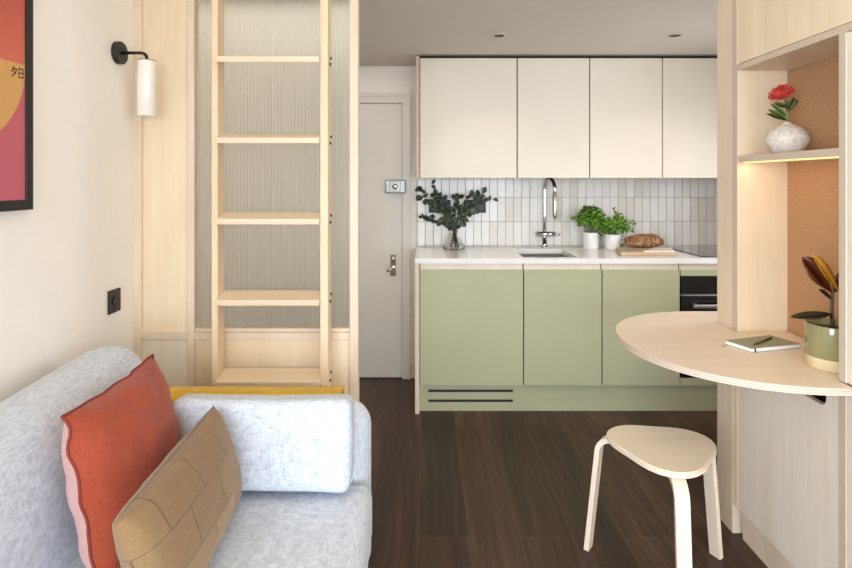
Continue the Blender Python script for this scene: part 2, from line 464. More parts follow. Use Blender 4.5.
# entrance door in the lobby
dr = struct('door_1', B(-.93, -.163, 3.842, 3.858, .006, 1.858, .003), M['door'], origin=(-.55, 3.85, 0))
bm = B(-.272, -.137, 3.79, 3.838, 1.2535, 1.341, .006); latch = obj('night_latch', bm, M['latch'], dr)
obj('latch_cover', B(-.244, -.168, 3.785, 3.79, 1.266, 1.329, .002), M['latch'], latch)
bm = bmesh.new(); lathe(bm, 0, 0, [(.019, 0), (.019, .014), (.014, .018)], 20, True)
bmesh.ops.rotate(bm, verts=bm.verts[:], cent=(0, 0, 0), matrix=Matrix.Rotation(PI / 2, 3, 'X')); bmesh.ops.translate(bm, verts=bm.verts[:], vec=(-.205, 3.7855, 1.297))
obj('latch_knob', bm, M['steel'], latch, smooth=True)
hp = obj('handle_plate', B(-.241, -.203, 3.828, 3.842, .694, .838, .003), M['chrome'], dr)
obj('door_handle', tube(bmesh.new(), [(-.222, 3.828, .748), (-.222, 3.79, .748), (-.228, 3.782, .745), (-.262, 3.78, .735)], [.011, .01, .01, .008], 10), M['chrome'], hp, smooth=True)
bm = bmesh.new(); lathe(bm, 0, 0, [(.014, 0), (.014, .01), (.008, .013)], 16, True)
bmesh.ops.rotate(bm, verts=bm.verts[:], cent=(0, 0, 0), matrix=Matrix.Rotation(PI / 2, 3, 'X')); bmesh.ops.translate(bm, verts=bm.verts[:], vec=(-.222, 3.828, .81))
obj('lock_cylinder', bm, M['steel'], hp, smooth=True)
bm = bmesh.new()   # architrave with a stepped moulding
box(bm, -.159, -.128, 3.830, 3.859, 0, 1.862); box(bm, -.128, -.106, 3.822, 3.859, 0, 1.862)
box(bm, -.99, -.966, 3.822, 3.859, 0, 1.862); box(bm, -.966, -.934, 3.830, 3.859, 0, 1.862)
box(bm, -.966, -.128, 3.830, 3.859, 1.862, 1.905); box(bm, -.99, -.106, 3.822, 3.859, 1.905, 1.929)
box(bm, -.128, -.106, 3.822, 3.859, 1.862, 1.905); box(bm, -.99, -.966, 3.822, 3.859, 1.862, 1.905)
struct('trim_1', bm, M['door'])
struct('baseboard_back', B(-.105, -.064, 3.84, 3.859, 0, .09, .003), M['door'])

# tiled splashback: one mesh of narrow upright tiles over grout
bm = bmesh.new(); box(bm, -.063, XR - .005, 3.852, 3.8595, .89, 1.40, mi=1)
tw, th = .0544, .1632; x_first = 1.410 - 27 * tw
for i in range(42):
    for k in range(4):
        x0 = x_first + i * tw + .0014; x1 = x_first + (i + 1) * tw - .0014
        z1 = 1.387 - k * th - .0013 ; z0 = z1 - th + .0026
        x0 = max(x0, -.062); x1 = min(x1, XR - .006); z0 = max(z0, .8905)
        if x1 - x0 < .004 or z1 - z0 < .004: continue
        R = Matrix.Rotation(random.uniform(-.009, .009), 3, 'Z') @ Matrix.Rotation(random.uniform(-.006, .006), 3, 'X')
        box(bm, x0, x1, 3.8462, 3.853, z0, z1, .0012, 1, 0, R)
struct('wall_splashback', bm, [M['tile'], M['grout']])

# ------------------------------------------------------------------ plywood partition with fluted glass
pt = thing('partition_screen', (-.7, 2.27, 0), 'birch plywood partition with tall fluted glass pane behind the ladder', 'partition')
F0, F1 = 2.25, 2.296
def stile(x0, x1): return obj('stile', B(x0, x1, F0, F1, .0, 2.32, .002), M['ply_frame'], pt)
stile(XL, -1.128); stile(-.945, -.918); stile(-.303, -.269)
for x0, x1 in ((-1.128, -.945), (-.918, -.303)):
    obj('rail', B(x0, x1, F0 + .001, F1, .704, .732, .002), M['ply_frame'], pt)
obj('upper_panel', B(-1.128, -.945, 2.266, 2.284, .732, 2.32), M['ply'], pt)
obj('lower_panel', B(-1.128, -.945, 2.262, 2.28, 0, .704), M['ply_pale'], pt)
obj('lower_panel', B(-.918, -.303, 2.262, 2.28, 0, .704), M['ply'], pt)
obj('sill_bead', B(-.918, -.303, 2.254, 2.292, .732, .748, .006, 3), M['ply_frame'], pt)
bm = bmesh.new(); fl = .0136; nf = 45; sg = 8; x0 = -.917
front = []; back = []
for i in range(nf * sg + 1):
    x = x0 + i * fl / sg
    y = 2.276 + .0016 * abs(math.sin(PI * i / sg))
    front.append((bm.verts.new((x, y, .746)), bm.verts.new((x, y, 2.112))))
    back.append((bm.verts.new((x, 2.283, .746)), bm.verts.new((x, 2.283, 2.112))))
for i in range(nf * sg):
    bm.faces.new((front[i][0], front[i + 1][0], front[i + 1][1], front[i][1]))
    bm.faces.new((back[i + 1][0], back[i][0], back[i][1], back[i + 1][1]))
    for k in (0, 1): bm.faces.new((front[i][k], back[i][k], back[i + 1][k], front[i + 1][k]))
for i in (0, -1): bm.faces.new((front[i][0], front[i][1], back[i][1], back[i][0]))
bmesh.ops.recalc_face_normals(bm, faces=bm.faces[:])
obj('fluted_glass', bm, M['fluted'], pt, smooth=False)

# ------------------------------------------------------------------ ladder
ld = thing('ladder', (-.59, 2.185, 0), 'light pine loft ladder standing upright against the fluted glass', 'ladder')
obj('stringer', B(-.8125, -.789, 2.15, 2.222, 0, 2.3, .003), M['ladder'], ld)
obj('stringer', B(-.401, -.371, 2.15, 2.222, 0, 2.3, .003), M['ladder'], ld)
R = Matrix.Rotation(math.radians(12), 3, 'X')
for k in range(-3, 4):
    zf = 1.1917 + k * .3047
    bm = box(bmesh.new(), -.789, -.401, 2.125, 2.225, zf - .013, zf + .0095, .003, 2, 0, R)
    obj('tread', bm, M['tread'], ld)
    for dz, yy in ((-.018, 2.19), (.008, 2.206)):
        b2 = bmesh.new(); tube(b2, [(-.3712, yy, zf + dz), (-.366, yy, zf + dz)], .0052, 10)
        obj('bolt', b2, M['bolt'], ld)

# ------------------------------------------------------------------ kitchen
YD = 3.264          # base door front
YU = 3.506          # wall cabinet door front
g = .003
cab_x = [-.0365, .561, 1.012, 1.461, 2.06]
names = [('wide', 'sage green base cabinet at the left end, above the slotted plinth vents'),
         ('sink', 'sage green base cabinet below the sink'),
         ('third', 'sage green base cabinet next to the oven')]
for i in range(3):
    x0, x1 = cab_x[i], cab_x[i + 1]
    c = thing('base_cabinet', ((x0 + x1) / 2, 3.55, .15), names[i][1], 'cabinet', 'sage green kitchen base cabinets')
    bm = bmesh.new()
    box(bm, x0 + .001, x1 - .001, 3.296, 3.31, .156, .8605); box(bm, x0 + .001, x0 + .016, 3.31, 3.84, .156, .70)
    box(bm, x1 - .016, x1 - .001, 3.31, 3.84, .156, .70); box(bm, x0 + .016, x1 - .016, 3.31, 3.84, .156, .17)
    obj('carcass', bm, M['dark'], c)
    obj('door', B(x0 + g, x1 - g, YD, YD + .02, .158, .822, .0015), M['green'], c)
    obj('finger_rail', B(x0 + g, x1 - g, 3.2848, 3.2955, .80, .8595), M['ply_pale'], c)
    if i == 0:
        obj('side_panel', B(-.063, -.0375, 3.25, 3.84, 0, .860, .001), M['ply_frame'], c)
bm = bmesh.new()
pl = tag(obj('plinth', B(-.0365, 2.06, 3.297, 3.315, 0, .154), M['green']), 'long sage green kickboard under the base cabinets with two black vent slots', 'plinth')
for zc in (.1163, .0588):
    obj('vent_slot', B(.013, .505, 3.2945, 3.3, zc - .0072, zc + .0072, .002), M['soot'], pl)
# oven housing and oven
oh = thing('oven_housing', (1.76, 3.55, .15), 'sage green housing panels above and below the black oven', 'cabinet')
obj('upper_panel', B(1.464, 2.057, YD, YD + .02, .788, .822, .001), M['green'], oh)
obj('lower_panel', B(1.464, 2.057, YD, YD + .02, .158, .201, .001), M['green'], oh)
obj('finger_rail', B(1.464, 2.057, 3.2848, 3.2955, .80, .8595), M['ply_pale'], oh)
bm = bmesh.new(); box(bm, 1.462, 1.476, 3.29, 3.84, .156, .8605)
obj('side_panel', bm, M['dark'], oh); obj('side_panel', B(2.045, 2.059, 3.29, 3.84, .156, .8605), M['dark'], oh)
ov = thing('oven', (1.76, 3.5, .205), 'black built in oven with pale bar handle behind the desk', 'oven')
obj('body', B(1.48, 2.041, 3.285, 3.8, .205, .784), M['soot'], ov)
cp = obj('control_panel', B(1.468, 2.053, 3.262, 3.284, .684, .785, .002), M['oven'], ov)
obj('display', B(1.655, 1.85, 3.2605, 3.264, .70, .77), M['soot'], cp)
bm = bmesh.new(); tube(bm, [(1.525, 3.263, .733), (1.525, 3.258, .733)], .011, 16); obj('knob', bm, M['soot'], cp)
obj('trim_strip', B(1.468, 2.053, 3.258, 3.284, .674, .681, .001), M['alu'], ov)
od = obj('door_glass', B(1.468, 2.053, 3.262, 3.284, .207, .671, .002), M['oven'], ov)
bm = bmesh.new(); box(bm, 1.515, 2.01, 3.205, 3.228, .614, .634, .004, 3); box(bm, 1.53, 1.55, 3.225, 3.263, .616, .632); box(bm, 1.97, 1.99, 3.225, 3.263, .616, .632)
obj('handle', bm, M['alu'], od)
# worktop with sink cut-out
SX0, SX1, SY0, SY1 = .566, .885, 3.315, 3.70
wt = thing('worktop', (1., 3.55, .861), 'long white quartz kitchen worktop', 'worktop')
bm = bmesh.new()
XW0, XW1, YW0, YW1 = -.064, XR - .003, 3.25, 3.85
for a in ((XW0, SX0, YW0, YW1), (SX1, XW1, YW0, YW1), (SX0, SX1, YW0, SY0), (SX0, SX1, SY1, YW1)):
    box(bm, *a, .861, .890)
bmesh.ops.remove_doubles(bm, verts=bm.verts[:], dist=1e-5)
obj('slab', bm, M['worktop'], wt)
bm = bmesh.new()
for k in range(3):
    x = .925 + k * .03
    box(bm, x, x + .006, 3.36, 3.66, .8895, .8903)
obj('drainer_groove', bm, M['grout'], wt)
sk = thing('sink', (.725, 3.5, .70), 'stainless steel sink set into the white worktop', 'sink')
bm = bmesh.new()
e = .003
for a in ((SX0 - e - .01, SX0 - e, SY0 - .01, SY1 + .01), (SX1 + e, SX1 + e + .01, SY0 - .01, SY1 + .01), (SX0 - e, SX1 + e, SY0 - .012, SY0 - .002), (SX0 - e, SX1 + e, SY1 + .002, SY1 + .012)):
    box(bm, *a, .705, .8605)
box(bm, SX0 - e, SX1 + e, SY0 - .01, SY1 + .01, .70, .706)
obj('basin', bm, M['steel'], sk)
bm = bmesh.new(); lathe(bm, .725, 3.55, [(.04, .706), (.04, .709), (.03, .7095)], 24, True); obj('drain', bm, M['chrome'], sk)
# tap
tp = thing('kitchen_tap', (.79, 3.79, .89), 'tall chrome swan neck mixer tap behind the sink', 'tap')
bm = bmesh.new(); lathe(bm, .79, 3.79, [(.026, .8905), (.026, .897), (.017, .903), (.0165, .96)], 24, True); obj('base', bm, M['chrome'], tp, smooth=True)
pts = [(.790, 3.79, .955), (.790, 3.79, 1.10), (.790, 3.79, 1.275)]
for k in range(1, 13):
    a = PI * k / 12
    q = (1 - math.cos(a)) / 2
    pts.append((.790 + .048 * q, 3.79 - .09 * q, 1.275 + .072 * math.sin(a)))
pts += [(.838, 3.70, 1.24)]
obj('spout', tube(bmesh.new(), pts, .0125, 14), M['chrome'], tp, smooth=True)
obj('spray_head', tube(bmesh.new(), [(.838, 3.70, 1.245), (.838, 3.70, 1.24), (.839, 3.70, 1.11), (.839, 3.70, 1.09)], [.013, .0155, .0155, .012], 16), M['steel'], tp, smooth=True)
cb = obj('cross_bar', tube(bmesh.new(), [(.745, 3.79, .980), (.86, 3.79, .980)], .0185, 18), M['chrome'], tp, smooth=True)
obj('lever', tube(bmesh.new(), [(.86, 3.79, .980), (.868, 3.79, .980), (.893, 3.785, .978)], [.013, .009, .006], 12), M['chrome'], cb, smooth=True)
obj('handle_cap', tube(bmesh.new(), [(.735, 3.79, .980), (.745, 3.79, .980)], [.0155, .0165], 18), M['steel'], cb, smooth=True)
# hob
hb = tag(obj('hob', B(1.604, 2.06, 3.318, 3.80, .8905, .896, .002), M['hob']), 'black glass hob set flush at the right of the worktop', 'hob')
# wall cabinets
cu = [-.0395, .563, 1.0105, 1.460, 2.06]
ul = ['wide cream wall cabinet at the left end, above the eucalyptus vase', 'cream wall cabinet above the tap and basil pots',
      'cream wall cabinet above the loaf of bread', 'cream wall cabinet beside the tall plywood unit']
for i in range(4):
    x0, x1 = cu[i], cu[i + 1]
    c = thing('wall_cabinet', ((x0 + x1) / 2, 3.68, 1.353), ul[i], 'cabinet', 'cream wall cabinets')
    bm = bmesh.new(); box(bm, x0 + .001, x1 - .001, 3.527, 3.843, 1.358, 2.104)
    obj('carcass', bm, M['dark'], c)
    obj('door', B(x0 + .0035, x1 - .0035, YU, YU + .02, 1.353, 2.092, .0015), M['cream'], c)
    if i == 0: obj('side_panel', B(-.063, -.040, YU - .004, 3.843, 1.353, 2.104, .001), M['edge_x'], c)

# double sockets on the tiles
for x0, x1, lab in ((.018, .166, 'black double socket on the tiles behind the left eucalyptus branch'), (.258, .404, 'black double socket on the tiles behind the right eucalyptus branch')):
    s = thing('wall_socket', ((x0 + x1) / 2, 3.84, 1.12), lab, 'socket', 'black sockets on the splashback')
    obj('faceplate', B(x0, x1, 3.836, 3.8445, 1.12, 1.207, .002), M['black'], s)
    for k in (.3, .7):
        xc = x0 + (x1 - x0) * k
        obj('outlet', B(xc - .018, xc + .018, 3.8345, 3.838, 1.138, 1.175, .001), M['soot'], s)
        obj('switch', B(xc - .006, xc + .006, 3.833, 3.838, 1.183, 1.2, .001), M['soot'], s)

# downlights
for k, x in enumerate((.390, 1.331)):
    d = thing('recessed_downlight', (x, 3.036, ZK - .004), ('round recessed ceiling downlight above the sink side, left of two', 'round recessed ceiling downlight near the plywood unit, right of two')[k], 'downlight', 'kitchen ceiling downlights')
    bm = bmesh.new(); lathe(bm, x, 3.036, [(.030, ZK - .0005), (.042, ZK - .0005), (.042, ZK - .003), (.036, ZK - .005), (.030, ZK - .004), (.030, ZK - .0005)], 32, cap_bot=False)
    obj('bezel', bm, M['ceil'], d, smooth=True)
    bm = bmesh.new(); lathe(bm, x, 3.036, [(.0005, ZK - .0012), (.0298, ZK - .0012), (.0298, ZK - .0035)], 32, cap_bot=False)
    obj('baffle', bm, M['soot'], d)

# ------------------------------------------------------------------ worktop objects
# eucalyptus in conical flask
ex, ey, ez = .183, 3.70, .8905
vs = thing('flask_vase', (ex, ey, ez), 'small clear conical glass vase on the left of the worktop', 'vase')
bm = bmesh.new()
lathe(bm, ex, ey, [(.066, ez), (.072, ez + .004), (.069, ez + .02), (.045, ez + .065), (.017, ez + .108), (.015, ez + .118), (.019, ez + .125),
                   (.0165, ez + .1245), (.0125, ez + .117), (.0145, ez + .107), (.042, ez + .064), (.066, ez + .02), (.066, ez + .006)], 36)
bm.faces.new([v for v in bm.verts[-36:]])
obj('glass_body', bm, M['clear'], vs, smooth=True)
eu = thing('eucalyptus_branches', (ex, ey, ez + .01), 'dark green eucalyptus branches in the conical glass vase', 'branches')
st = bmesh.new(); lv = bmesh.new(); rnd = random.Random(3)
top = V((ex, ey, ez + .122))
tips = [(-.07, 3.66, 1.31), (-.05, 3.60, 1.25), (.03, 3.70, 1.325), (.055, 3.64, 1.27), (.03, 3.6, 1.2), (-.065, 3.68, 1.11),
        (.215, 3.68, 1.245), (.30, 3.62, 1.275), (.37, 3.64, 1.24), (.445, 3.66, 1.225), (.33, 3.58, 1.165), (.40, 3.70, 1.27), (.16, 3.58, 1.085), (.235, 3.6, 1.10), (.09, 3.58, 1.11)]
for ti, tpnt in enumerate(tips):
    tpv = V(tpnt); c1 = top + V(((tpv.x - top.x) * .25, 0, (tpv.z - top.z) * .6))
    foot = V((ex + rnd.uniform(-.03, .03), ey + rnd.uniform(-.03, .03), ez + .012))
    neck = top + V((rnd.uniform(-.006, .006), rnd.uniform(-.006, .006), 0))
    P = [foot, neck * .6 + foot * .4 + (neck - foot) * .02, neck]
    for k in range(1, 9):
        q = k / 8; P.append((neck * (1 - q) + c1 * q) * (1 - q) + (c1 * (1 - q) + tpv * q) * q)
    tube(st, P, [.0022] * 3 + [.0022 * (1 - .6 * k / 8) for k in range(1, 9)], 5)
    nl = 15 if (tpv - top).length > .18 else 12
    for k in range(nl):
        q = .22 + .78 * (k + rnd.random() * .4) / nl
        q = min(q, 1); p = (neck * (1 - q) + c1 * q) * (1 - q) + (c1 * (1 - q) + tpv * q) * q
        ax = (tpv - c1).normalized()
        d = (ax * rnd.uniform(.1, .8) + V((rnd.uniform(-1, 1), rnd.uniform(-1, .6), rnd.uniform(-.9, .8)))).normalized()
        L = rnd.uniform(.034, .056); leaf(lv, p, d, V((rnd.uniform(-.5, .5), -1, rnd.uniform(-.2, .8))), L, L * rnd.uniform(.55, .8), rnd.uniform(-.1, .3), .15)
obj('stem', st, M['twig'], eu, smooth=True); obj('foliage', lv, M['euca'], eu, smooth=True)

def pot(root, cx, cy, z, r, h, mat):
    bm = bmesh.new()
    lathe(bm, cx, cy, [(r * .9, z), (r * .93, z + .003), (r, z + h - .002), (r * .985, z + h), (r * .93, z + h - .003), (r * .9, z + h - .02)], 36)
    p = obj('pot', bm, mat, root, smooth=True)
    bm = bmesh.new(); lathe(bm, cx, cy, [(r * .92, z + h - .016), (r * .5, z + h - .01), (.001, z + h - .008)], 24, cap_bot=False); obj('soil', bm, M['soil'], root)
    return p
# basil
bx, by = 1.084, 3.73
ba = thing('potted_basil', (bx, by, .8905), 'bushy basil plant in a white pot, the left of two herb pots', 'potted plant', 'herb pots on the worktop')
pot(ba, bx, by, .8905, .0535, .108, M['white'])
st = bmesh.new(); lv = bmesh.new(); rnd = random.Random(11)
for k in range(34):
    a = rnd.random() * 2 * PI; r = .035 * math.sqrt(rnd.random()); p0 = V((bx + r * math.cos(a), by + r * math.sin(a), .985))
    p1 = p0 + V((math.cos(a) * .03, math.sin(a) * .03, rnd.uniform(.06, .13)))
    tube(st, [p0, (p0 + p1) / 2 + V((0, 0, .01)), p1], .0018, 5)
for k in range(330):
    th_ = rnd.random() * 2 * PI; ph = math.acos(rnd.uniform(-.7, 1)); rr = rnd.uniform(.62, 1)
    n_ = V((math.sin(ph) * math.cos(th_), math.sin(ph) * math.sin(th_), math.cos(ph)))
    p = V((bx - .003, by, 1.095)) + V((n_.x * .09 * rr, n_.y * .078 * rr, n_.z * .085 * rr))
    d = (n_ * .5 + V((rnd.uniform(-1, 1), rnd.uniform(-1, 1), rnd.uniform(-.6, .2)))).normalized()
    L = rnd.uniform(.032, .05); leaf(lv, p - d * L * .4, d, n_ + V((0, 0, .3)), L, L * .66, .3, -.25, 5, .85)
for p, d in (((.985, 3.72, 1.10), (-1, 0, .25)), ((.975, 3.72, 1.105), (-1, -.3, -.5)), ((.99, 3.71, 1.095), (-.8, -.6, -.2))):
    leaf(lv, p, d, (0, -.3, 1), .038, .026, .25, -.2)
obj('stem', st, M['stem'], ba, smooth=True); obj('foliage', lv, M['basil'], ba, smooth=True)
# parsley
qx, qy = 1.2095, 3.68
pa = thing('potted_parsley', (qx, qy, .8905), 'trailing parsley plant in a white pot, the right of two herb pots', 'potted plant', 'herb pots on the worktop')
pot(pa, qx, qy, .8905, .0525, .100, M['white'])
st = bmesh.new(); lv = bmesh.new()
def sprig(p0, p1, n):
    p0 = V(p0); p1 = V(p1); tube(st, [p0, (p0 + p1) / 2 + V((0, 0, .02)), p1], .0013, 5)
    for k in range(n):
        b = p1 + V((rnd.gauss(0, .011), rnd.gauss(0, .011), rnd.gauss(0, .009)))
        d = V((rnd.uniform(-1, 1), rnd.uniform(-1, 1), rnd.uniform(-.5, .6))); L = rnd.uniform(.018, .03)
        leaf(lv, b, d, V((rnd.uniform(-.5, .5), -.7, 1)), L, L * .85, .25, -.2, 4, .75)
for k in range(70):
    a = rnd.random() * 2 * PI; r = .04 * math.sqrt(rnd.random())
    p0 = (qx + r * math.cos(a), qy + r * math.sin(a), .975)
    a2 = rnd.random() * 2 * PI; r2 = rnd.uniform(.1, 1)
    p1 = (qx + .015 + .10 * r2 * math.cos(a2), qy - .005 + .065 * r2 * math.sin(a2), 1.03 + .075 * (1 - r2 * r2) * rnd.uniform(.2, 1) - .05 * max(0, r2 - .5) * rnd.random() * 2)
    sprig(p0, p1, 8)
sprig((qx, qy, .98), (1.232, 3.68, 1.148), 3); sprig((qx, qy, .98), (1.235, 3.68, 1.125), 3)
sprig((qx + .03, qy, .98), (1.335, 3.67, 1.068), 6); sprig((qx + .03, qy, .98), (1.315, 3.66, 1.04), 6)
sprig((qx + .045, qy - .02, .985), (1.275, 3.63, .955), 3); sprig((qx + .045, qy - .02, .985), (1.262, 3.63, .925), 3)
obj('stem', st, M['stem'], pa, smooth=True); obj('foliage', lv, M['parsley'], pa, smooth=True)
# boards and bread
cbm = bmesh.new(); prism(cbm, [(1.150, 3.36), (1.484, 3.345), (1.55, 3.60), (1.215, 3.64)], .8905, .912)
bmesh.ops.bevel(cbm, geom=cbm.edges[:], offset=.005, segments=3, affect='EDGES')
tag(obj('cutting_board', cbm, M['board']), 'wooden cutting board under the bread near the hob', 'cutting board')
bm = bmesh.new(); prism(bm, [(1.291, 3.372), (1.478, 3.368), (1.532, 3.55), (1.44, 3.558)], .9123, .9185)
tag(obj('serving_board', bm, M['grey_wood']), 'small pale board lying on the cutting board in front of the bread', 'board')
bm = bmesh.new(); bmesh.ops.create_uvsphere(bm, u_segments=48, v_segments=28, radius=1)
for v in bm.verts:
    c = v.co.copy(); e_ = abs(c.x)
    c.x = math.copysign(e_ ** .62, c.x) if e_ > 0 else 0
    c.y *= (1 - .1 * e_ ** 3); c.z = c.z if c.z > 0 else c.z * .55
    nz = noise.noise(c * 2.2) * .07 + noise.noise(c * 6) * .03
    slash = .05 * math.exp(-((math.sin(c.x * 5 + c.y) - .9) ** 2) * 6) if c.z > .3 else 0
    c *= 1 + nz + slash
    v.co = V((1.389 + c.x * .128, 3.615 + c.y * .06 + c.x * .012, .9485 + c.z * .053))
zmin = min(v.co.z for v in bm.verts)
for v in bm.verts: v.co.z += .9127 - zmin
tag(obj('bread_loaf', bm, M['bread'], smooth=True), 'oval crusty brown loaf of bread on the cutting board', 'bread')

# ------------------------------------------------------------------ plywood unit on the right
X0 = 1.159; YF = 2.148; YN = 1.0
un = thing('shelving_unit', (1.6, 1.6, 0), 'tall built in birch plywood unit with cork backed niche', 'shelving unit')
obj('end_post', B(X0, XR - .004, YF, 2.262, 0, 2.34, .002), M['ply_frame'], un)
obj('side_panel', B(X0 + .001, 1.50, 2.115, YF, .114, 2.6, .001), [M['ply']], un)
obj('side_edge', B(X0 - .001, X0 + .001, 2.115, YF - .001, .774, 1.744), M['edge_y'], un)
obj('side_edge', B(X0 - .001, X0 + .001, 2.117, YF - .001, 1.766, 2.6), M['edge_dull'], un)
obj('cork_back', B(1.346, 1.352, 1.594, 2.115, .774, 1.744), M['cork'], un)
obj('back_panel', B(1.352, 1.37, 1.0, 2.115, .12, 2.6), M['ply'], un)
bm = bmesh.new(); box(bm, X0 - .001, 1.345, 1.0, 2.1485, 1.744, 1.7655, .001); obj('niche_top', edge_faces(bm), [M['ply_frame'], M['edge_dull']], un)
sh = obj('shelf', edge_faces(B(X0 + .001, 1.3455, 1.5945, 2.1145, 1.4025, 1.4256, .001)), [M['ply_frame'], M['edge_dull']], un)
obj('led_strip', B(X0 + .014, X0 + .026, 1.61, 2.10, 1.3985, 1.4025), M['led'], sh)
obj('upper_door', B(X0 + .001, X0 + .019, 1.0, 2.112, 1.768, 2.6, .001), M['ply'], un)
obj('divider', edge_faces(B(X0 - .001, 1.345, 1.567, 1.594, .774, 1.744, .001)), [M['ply_pale'], M['edge_dull']], un)
obj('lower_divider', B(X0 - .001, 1.345, 1.567, 1.594, 0.0, .748, .001), M['edge_y'], un)
obj('near_door', B(X0 + .002, X0 + .02, 1.0, 1.565, .776, 1.742, .001), M['ply_pale'], un)
obj('near_lower_door', B(X0 + .002, X0 + .02, 1.0, 1.565, .116, .748, .001), M['ply_pale'], un)
obj('near_rail', B(X0 - .002, 1.345, 1.0, 1.534, .7502, .7735, .001), M['ply_frame'], un)
# lower door with a finger slot cut in its top edge
ol = [(2.146, .748), (2.146, .116), (1.597, .116), (1.597, .748), (1.648, .748), (1.648, .708)]
for k in range(7):
    a = PI + PI / 2 * k / 6
    ol.append((1.672 + .024 * math.cos(a), .700 + .024 * math.sin(a)))
for k in range(7):
    a = 1.5 * PI + PI / 2 * k / 6
    ol.append((1.80 + .024 * math.cos(a), .700 + .024 * math.sin(a)))
ol.append((1.824, .748))
bm = bmesh.new()
a = [bm.verts.new((X0 + .002, y, z)) for y, z in ol]; b = [bm.verts.new((X0 + .02, y, z)) for y, z in ol]
bm.faces.new(a); bm.faces.new(b[::-1]); n = len(ol)
for i in range(n): bm.faces.new((a[i], b[i], b[(i + 1) % n], a[(i + 1) % n]))
bmesh.ops.recalc_face_normals(bm, faces=bm.faces[:])
ldoor = obj('lower_door', bm, M['ply_pale'], un)
obj('slot_shade_sheet', B(X0 + .05, X0 + .056, 1.62, 1.85, .62, .748), M['soot'], ldoor)  # black sheet behind the cut-out; the shade inside is put into its colour
obj('kickboard', B(1.179, 1.195, 1.0, 2.115, 0, .114), M['ply_frame'], un)

# desktop: half round plate that runs into the niche and wraps round the unit's end
out = []
cx, cy, r = 1.150, 1.991, .456
for k in range(0, 65):
    a = -PI / 2 - PI * k / 64
    ca, sa = math.cos(a), math.sin(a); e_ = 2 / 2.12
    out.append((cx + r * 1.0 * math.copysign(abs(ca) ** e_, ca), cy + r * math.copysign(abs(sa) ** e_, sa)))
out += [(1.42, cy + r), (1.42, 2.265), (1.1565, 2.265), (1.1565, 2.113), (1.3445, 2.113), (1.3445, 1.596), (1.1565, 1.596), (1.1565, cy - r)]
bm = bmesh.new(); prism(bm, out, .7512, .772, 0, 1)
tag(obj('desktop', bm, [M['ply_desk'], M['edge_z']]), 'half round birch plywood desktop projecting from the niche of the plywood unit', 'desk')

# vase + protea on the shelf
vx, vy, vz = 1.243, 1.955, 1.4262
bm = bmesh.new(); VS = .88; pr = [(.036, vz), (.05, vz + .008), (.070, vz + .034), (.0775, vz + .055), (.070, vz + .078), (.046, vz + .100), (.020, vz + .112), (.0145, vz + .117), (.0135, vz + .121), (.0095, vz + .1205), (.009, vz + .10)]
pr = [(q[0] * VS, vz + (q[1] - vz) * .9) for q in pr]; sm = []
for i in range(len(pr) - 1):
    for q in (0, .5): sm.append((pr[i][0] * (1 - q) + pr[i + 1][0] * q, pr[i][1] * (1 - q) + pr[i + 1][1] * q))
sm.append(pr[-1]); lathe(bm, vx, vy, sm, 48)
for v in bm.verts: 
    nn = noise.noise(V(v.co) * 24) * .0022; v.co += V((v.co.x - vx, v.co.y - vy, 0)).normalized() * nn
tag(obj('bud_vase', bm, M['stone'], smooth=True), 'squat speckled stone vase on the niche shelf', 'vase')
pf = thing('protea_flower', (vx, vy, vz + .11), 'red pincushion flower with thin leaves in the stone vase', 'flower')
tube_b = tube(bmesh.new(), [(vx, vy, vz + .105), (vx + .001, vy, vz + .14), (vx - .004, vy - .004, vz + .175), (vx - .016, vy - .008, vz + .195)], .0035, 8)
obj('stem', tube_b, M['stem'], pf, smooth=True)
hd = V((vx - .025, vy - .010, vz + .203)); bm = bmesh.new(); rnd = random.Random(5)
bmesh.ops.create_uvsphere(bm, u_segments=16, v_segments=10, radius=.022, matrix=Matrix.Translation(hd) @ Matrix.Diagonal((1.1, 1.1, .8, 1)))
axis = V((-.4, -.1, .8)).normalized()
for k in range(300):
    d = V((rnd.gauss(0, 1), rnd.gauss(0, 1), rnd.gauss(0, 1))).normalized()
    if d.dot(axis) < -.45: continue
    L = rnd.uniform(.036, .044) * (1 - .22 * max(0, d.dot(axis))); q = (d * .7 + axis * .5).normalized()
    tube(bm, [hd + d * .012, hd + d * L * .72, hd + d * L * .75 + q * (L * .28)], [.0012, .0011, .0016], 4)
obj('flower_head', bm, M['protea'], pf, smooth=True)
bm = bmesh.new()
for z_, d, L in ((.118, (-1, -.1, .55), .078), (.128, (-1, -.2, .75), .078), (.14, (.55, .1, 1), .066), (.15, (.8, -.3, .9), .05), (.145, (-.5, -.7, .6), .06), (.115, (-.9, .3, .45), .07), (.16, (-.9, -.1, .3), .05), (.15, (.3, -.6, .8), .045)):
    leaf(bm, (vx, vy - .001, vz + z_), d, (.1, -1, .25), L, .019, .10, .2)
obj('leaf_cluster', bm, M['protea_leaf'], pf, smooth=True)

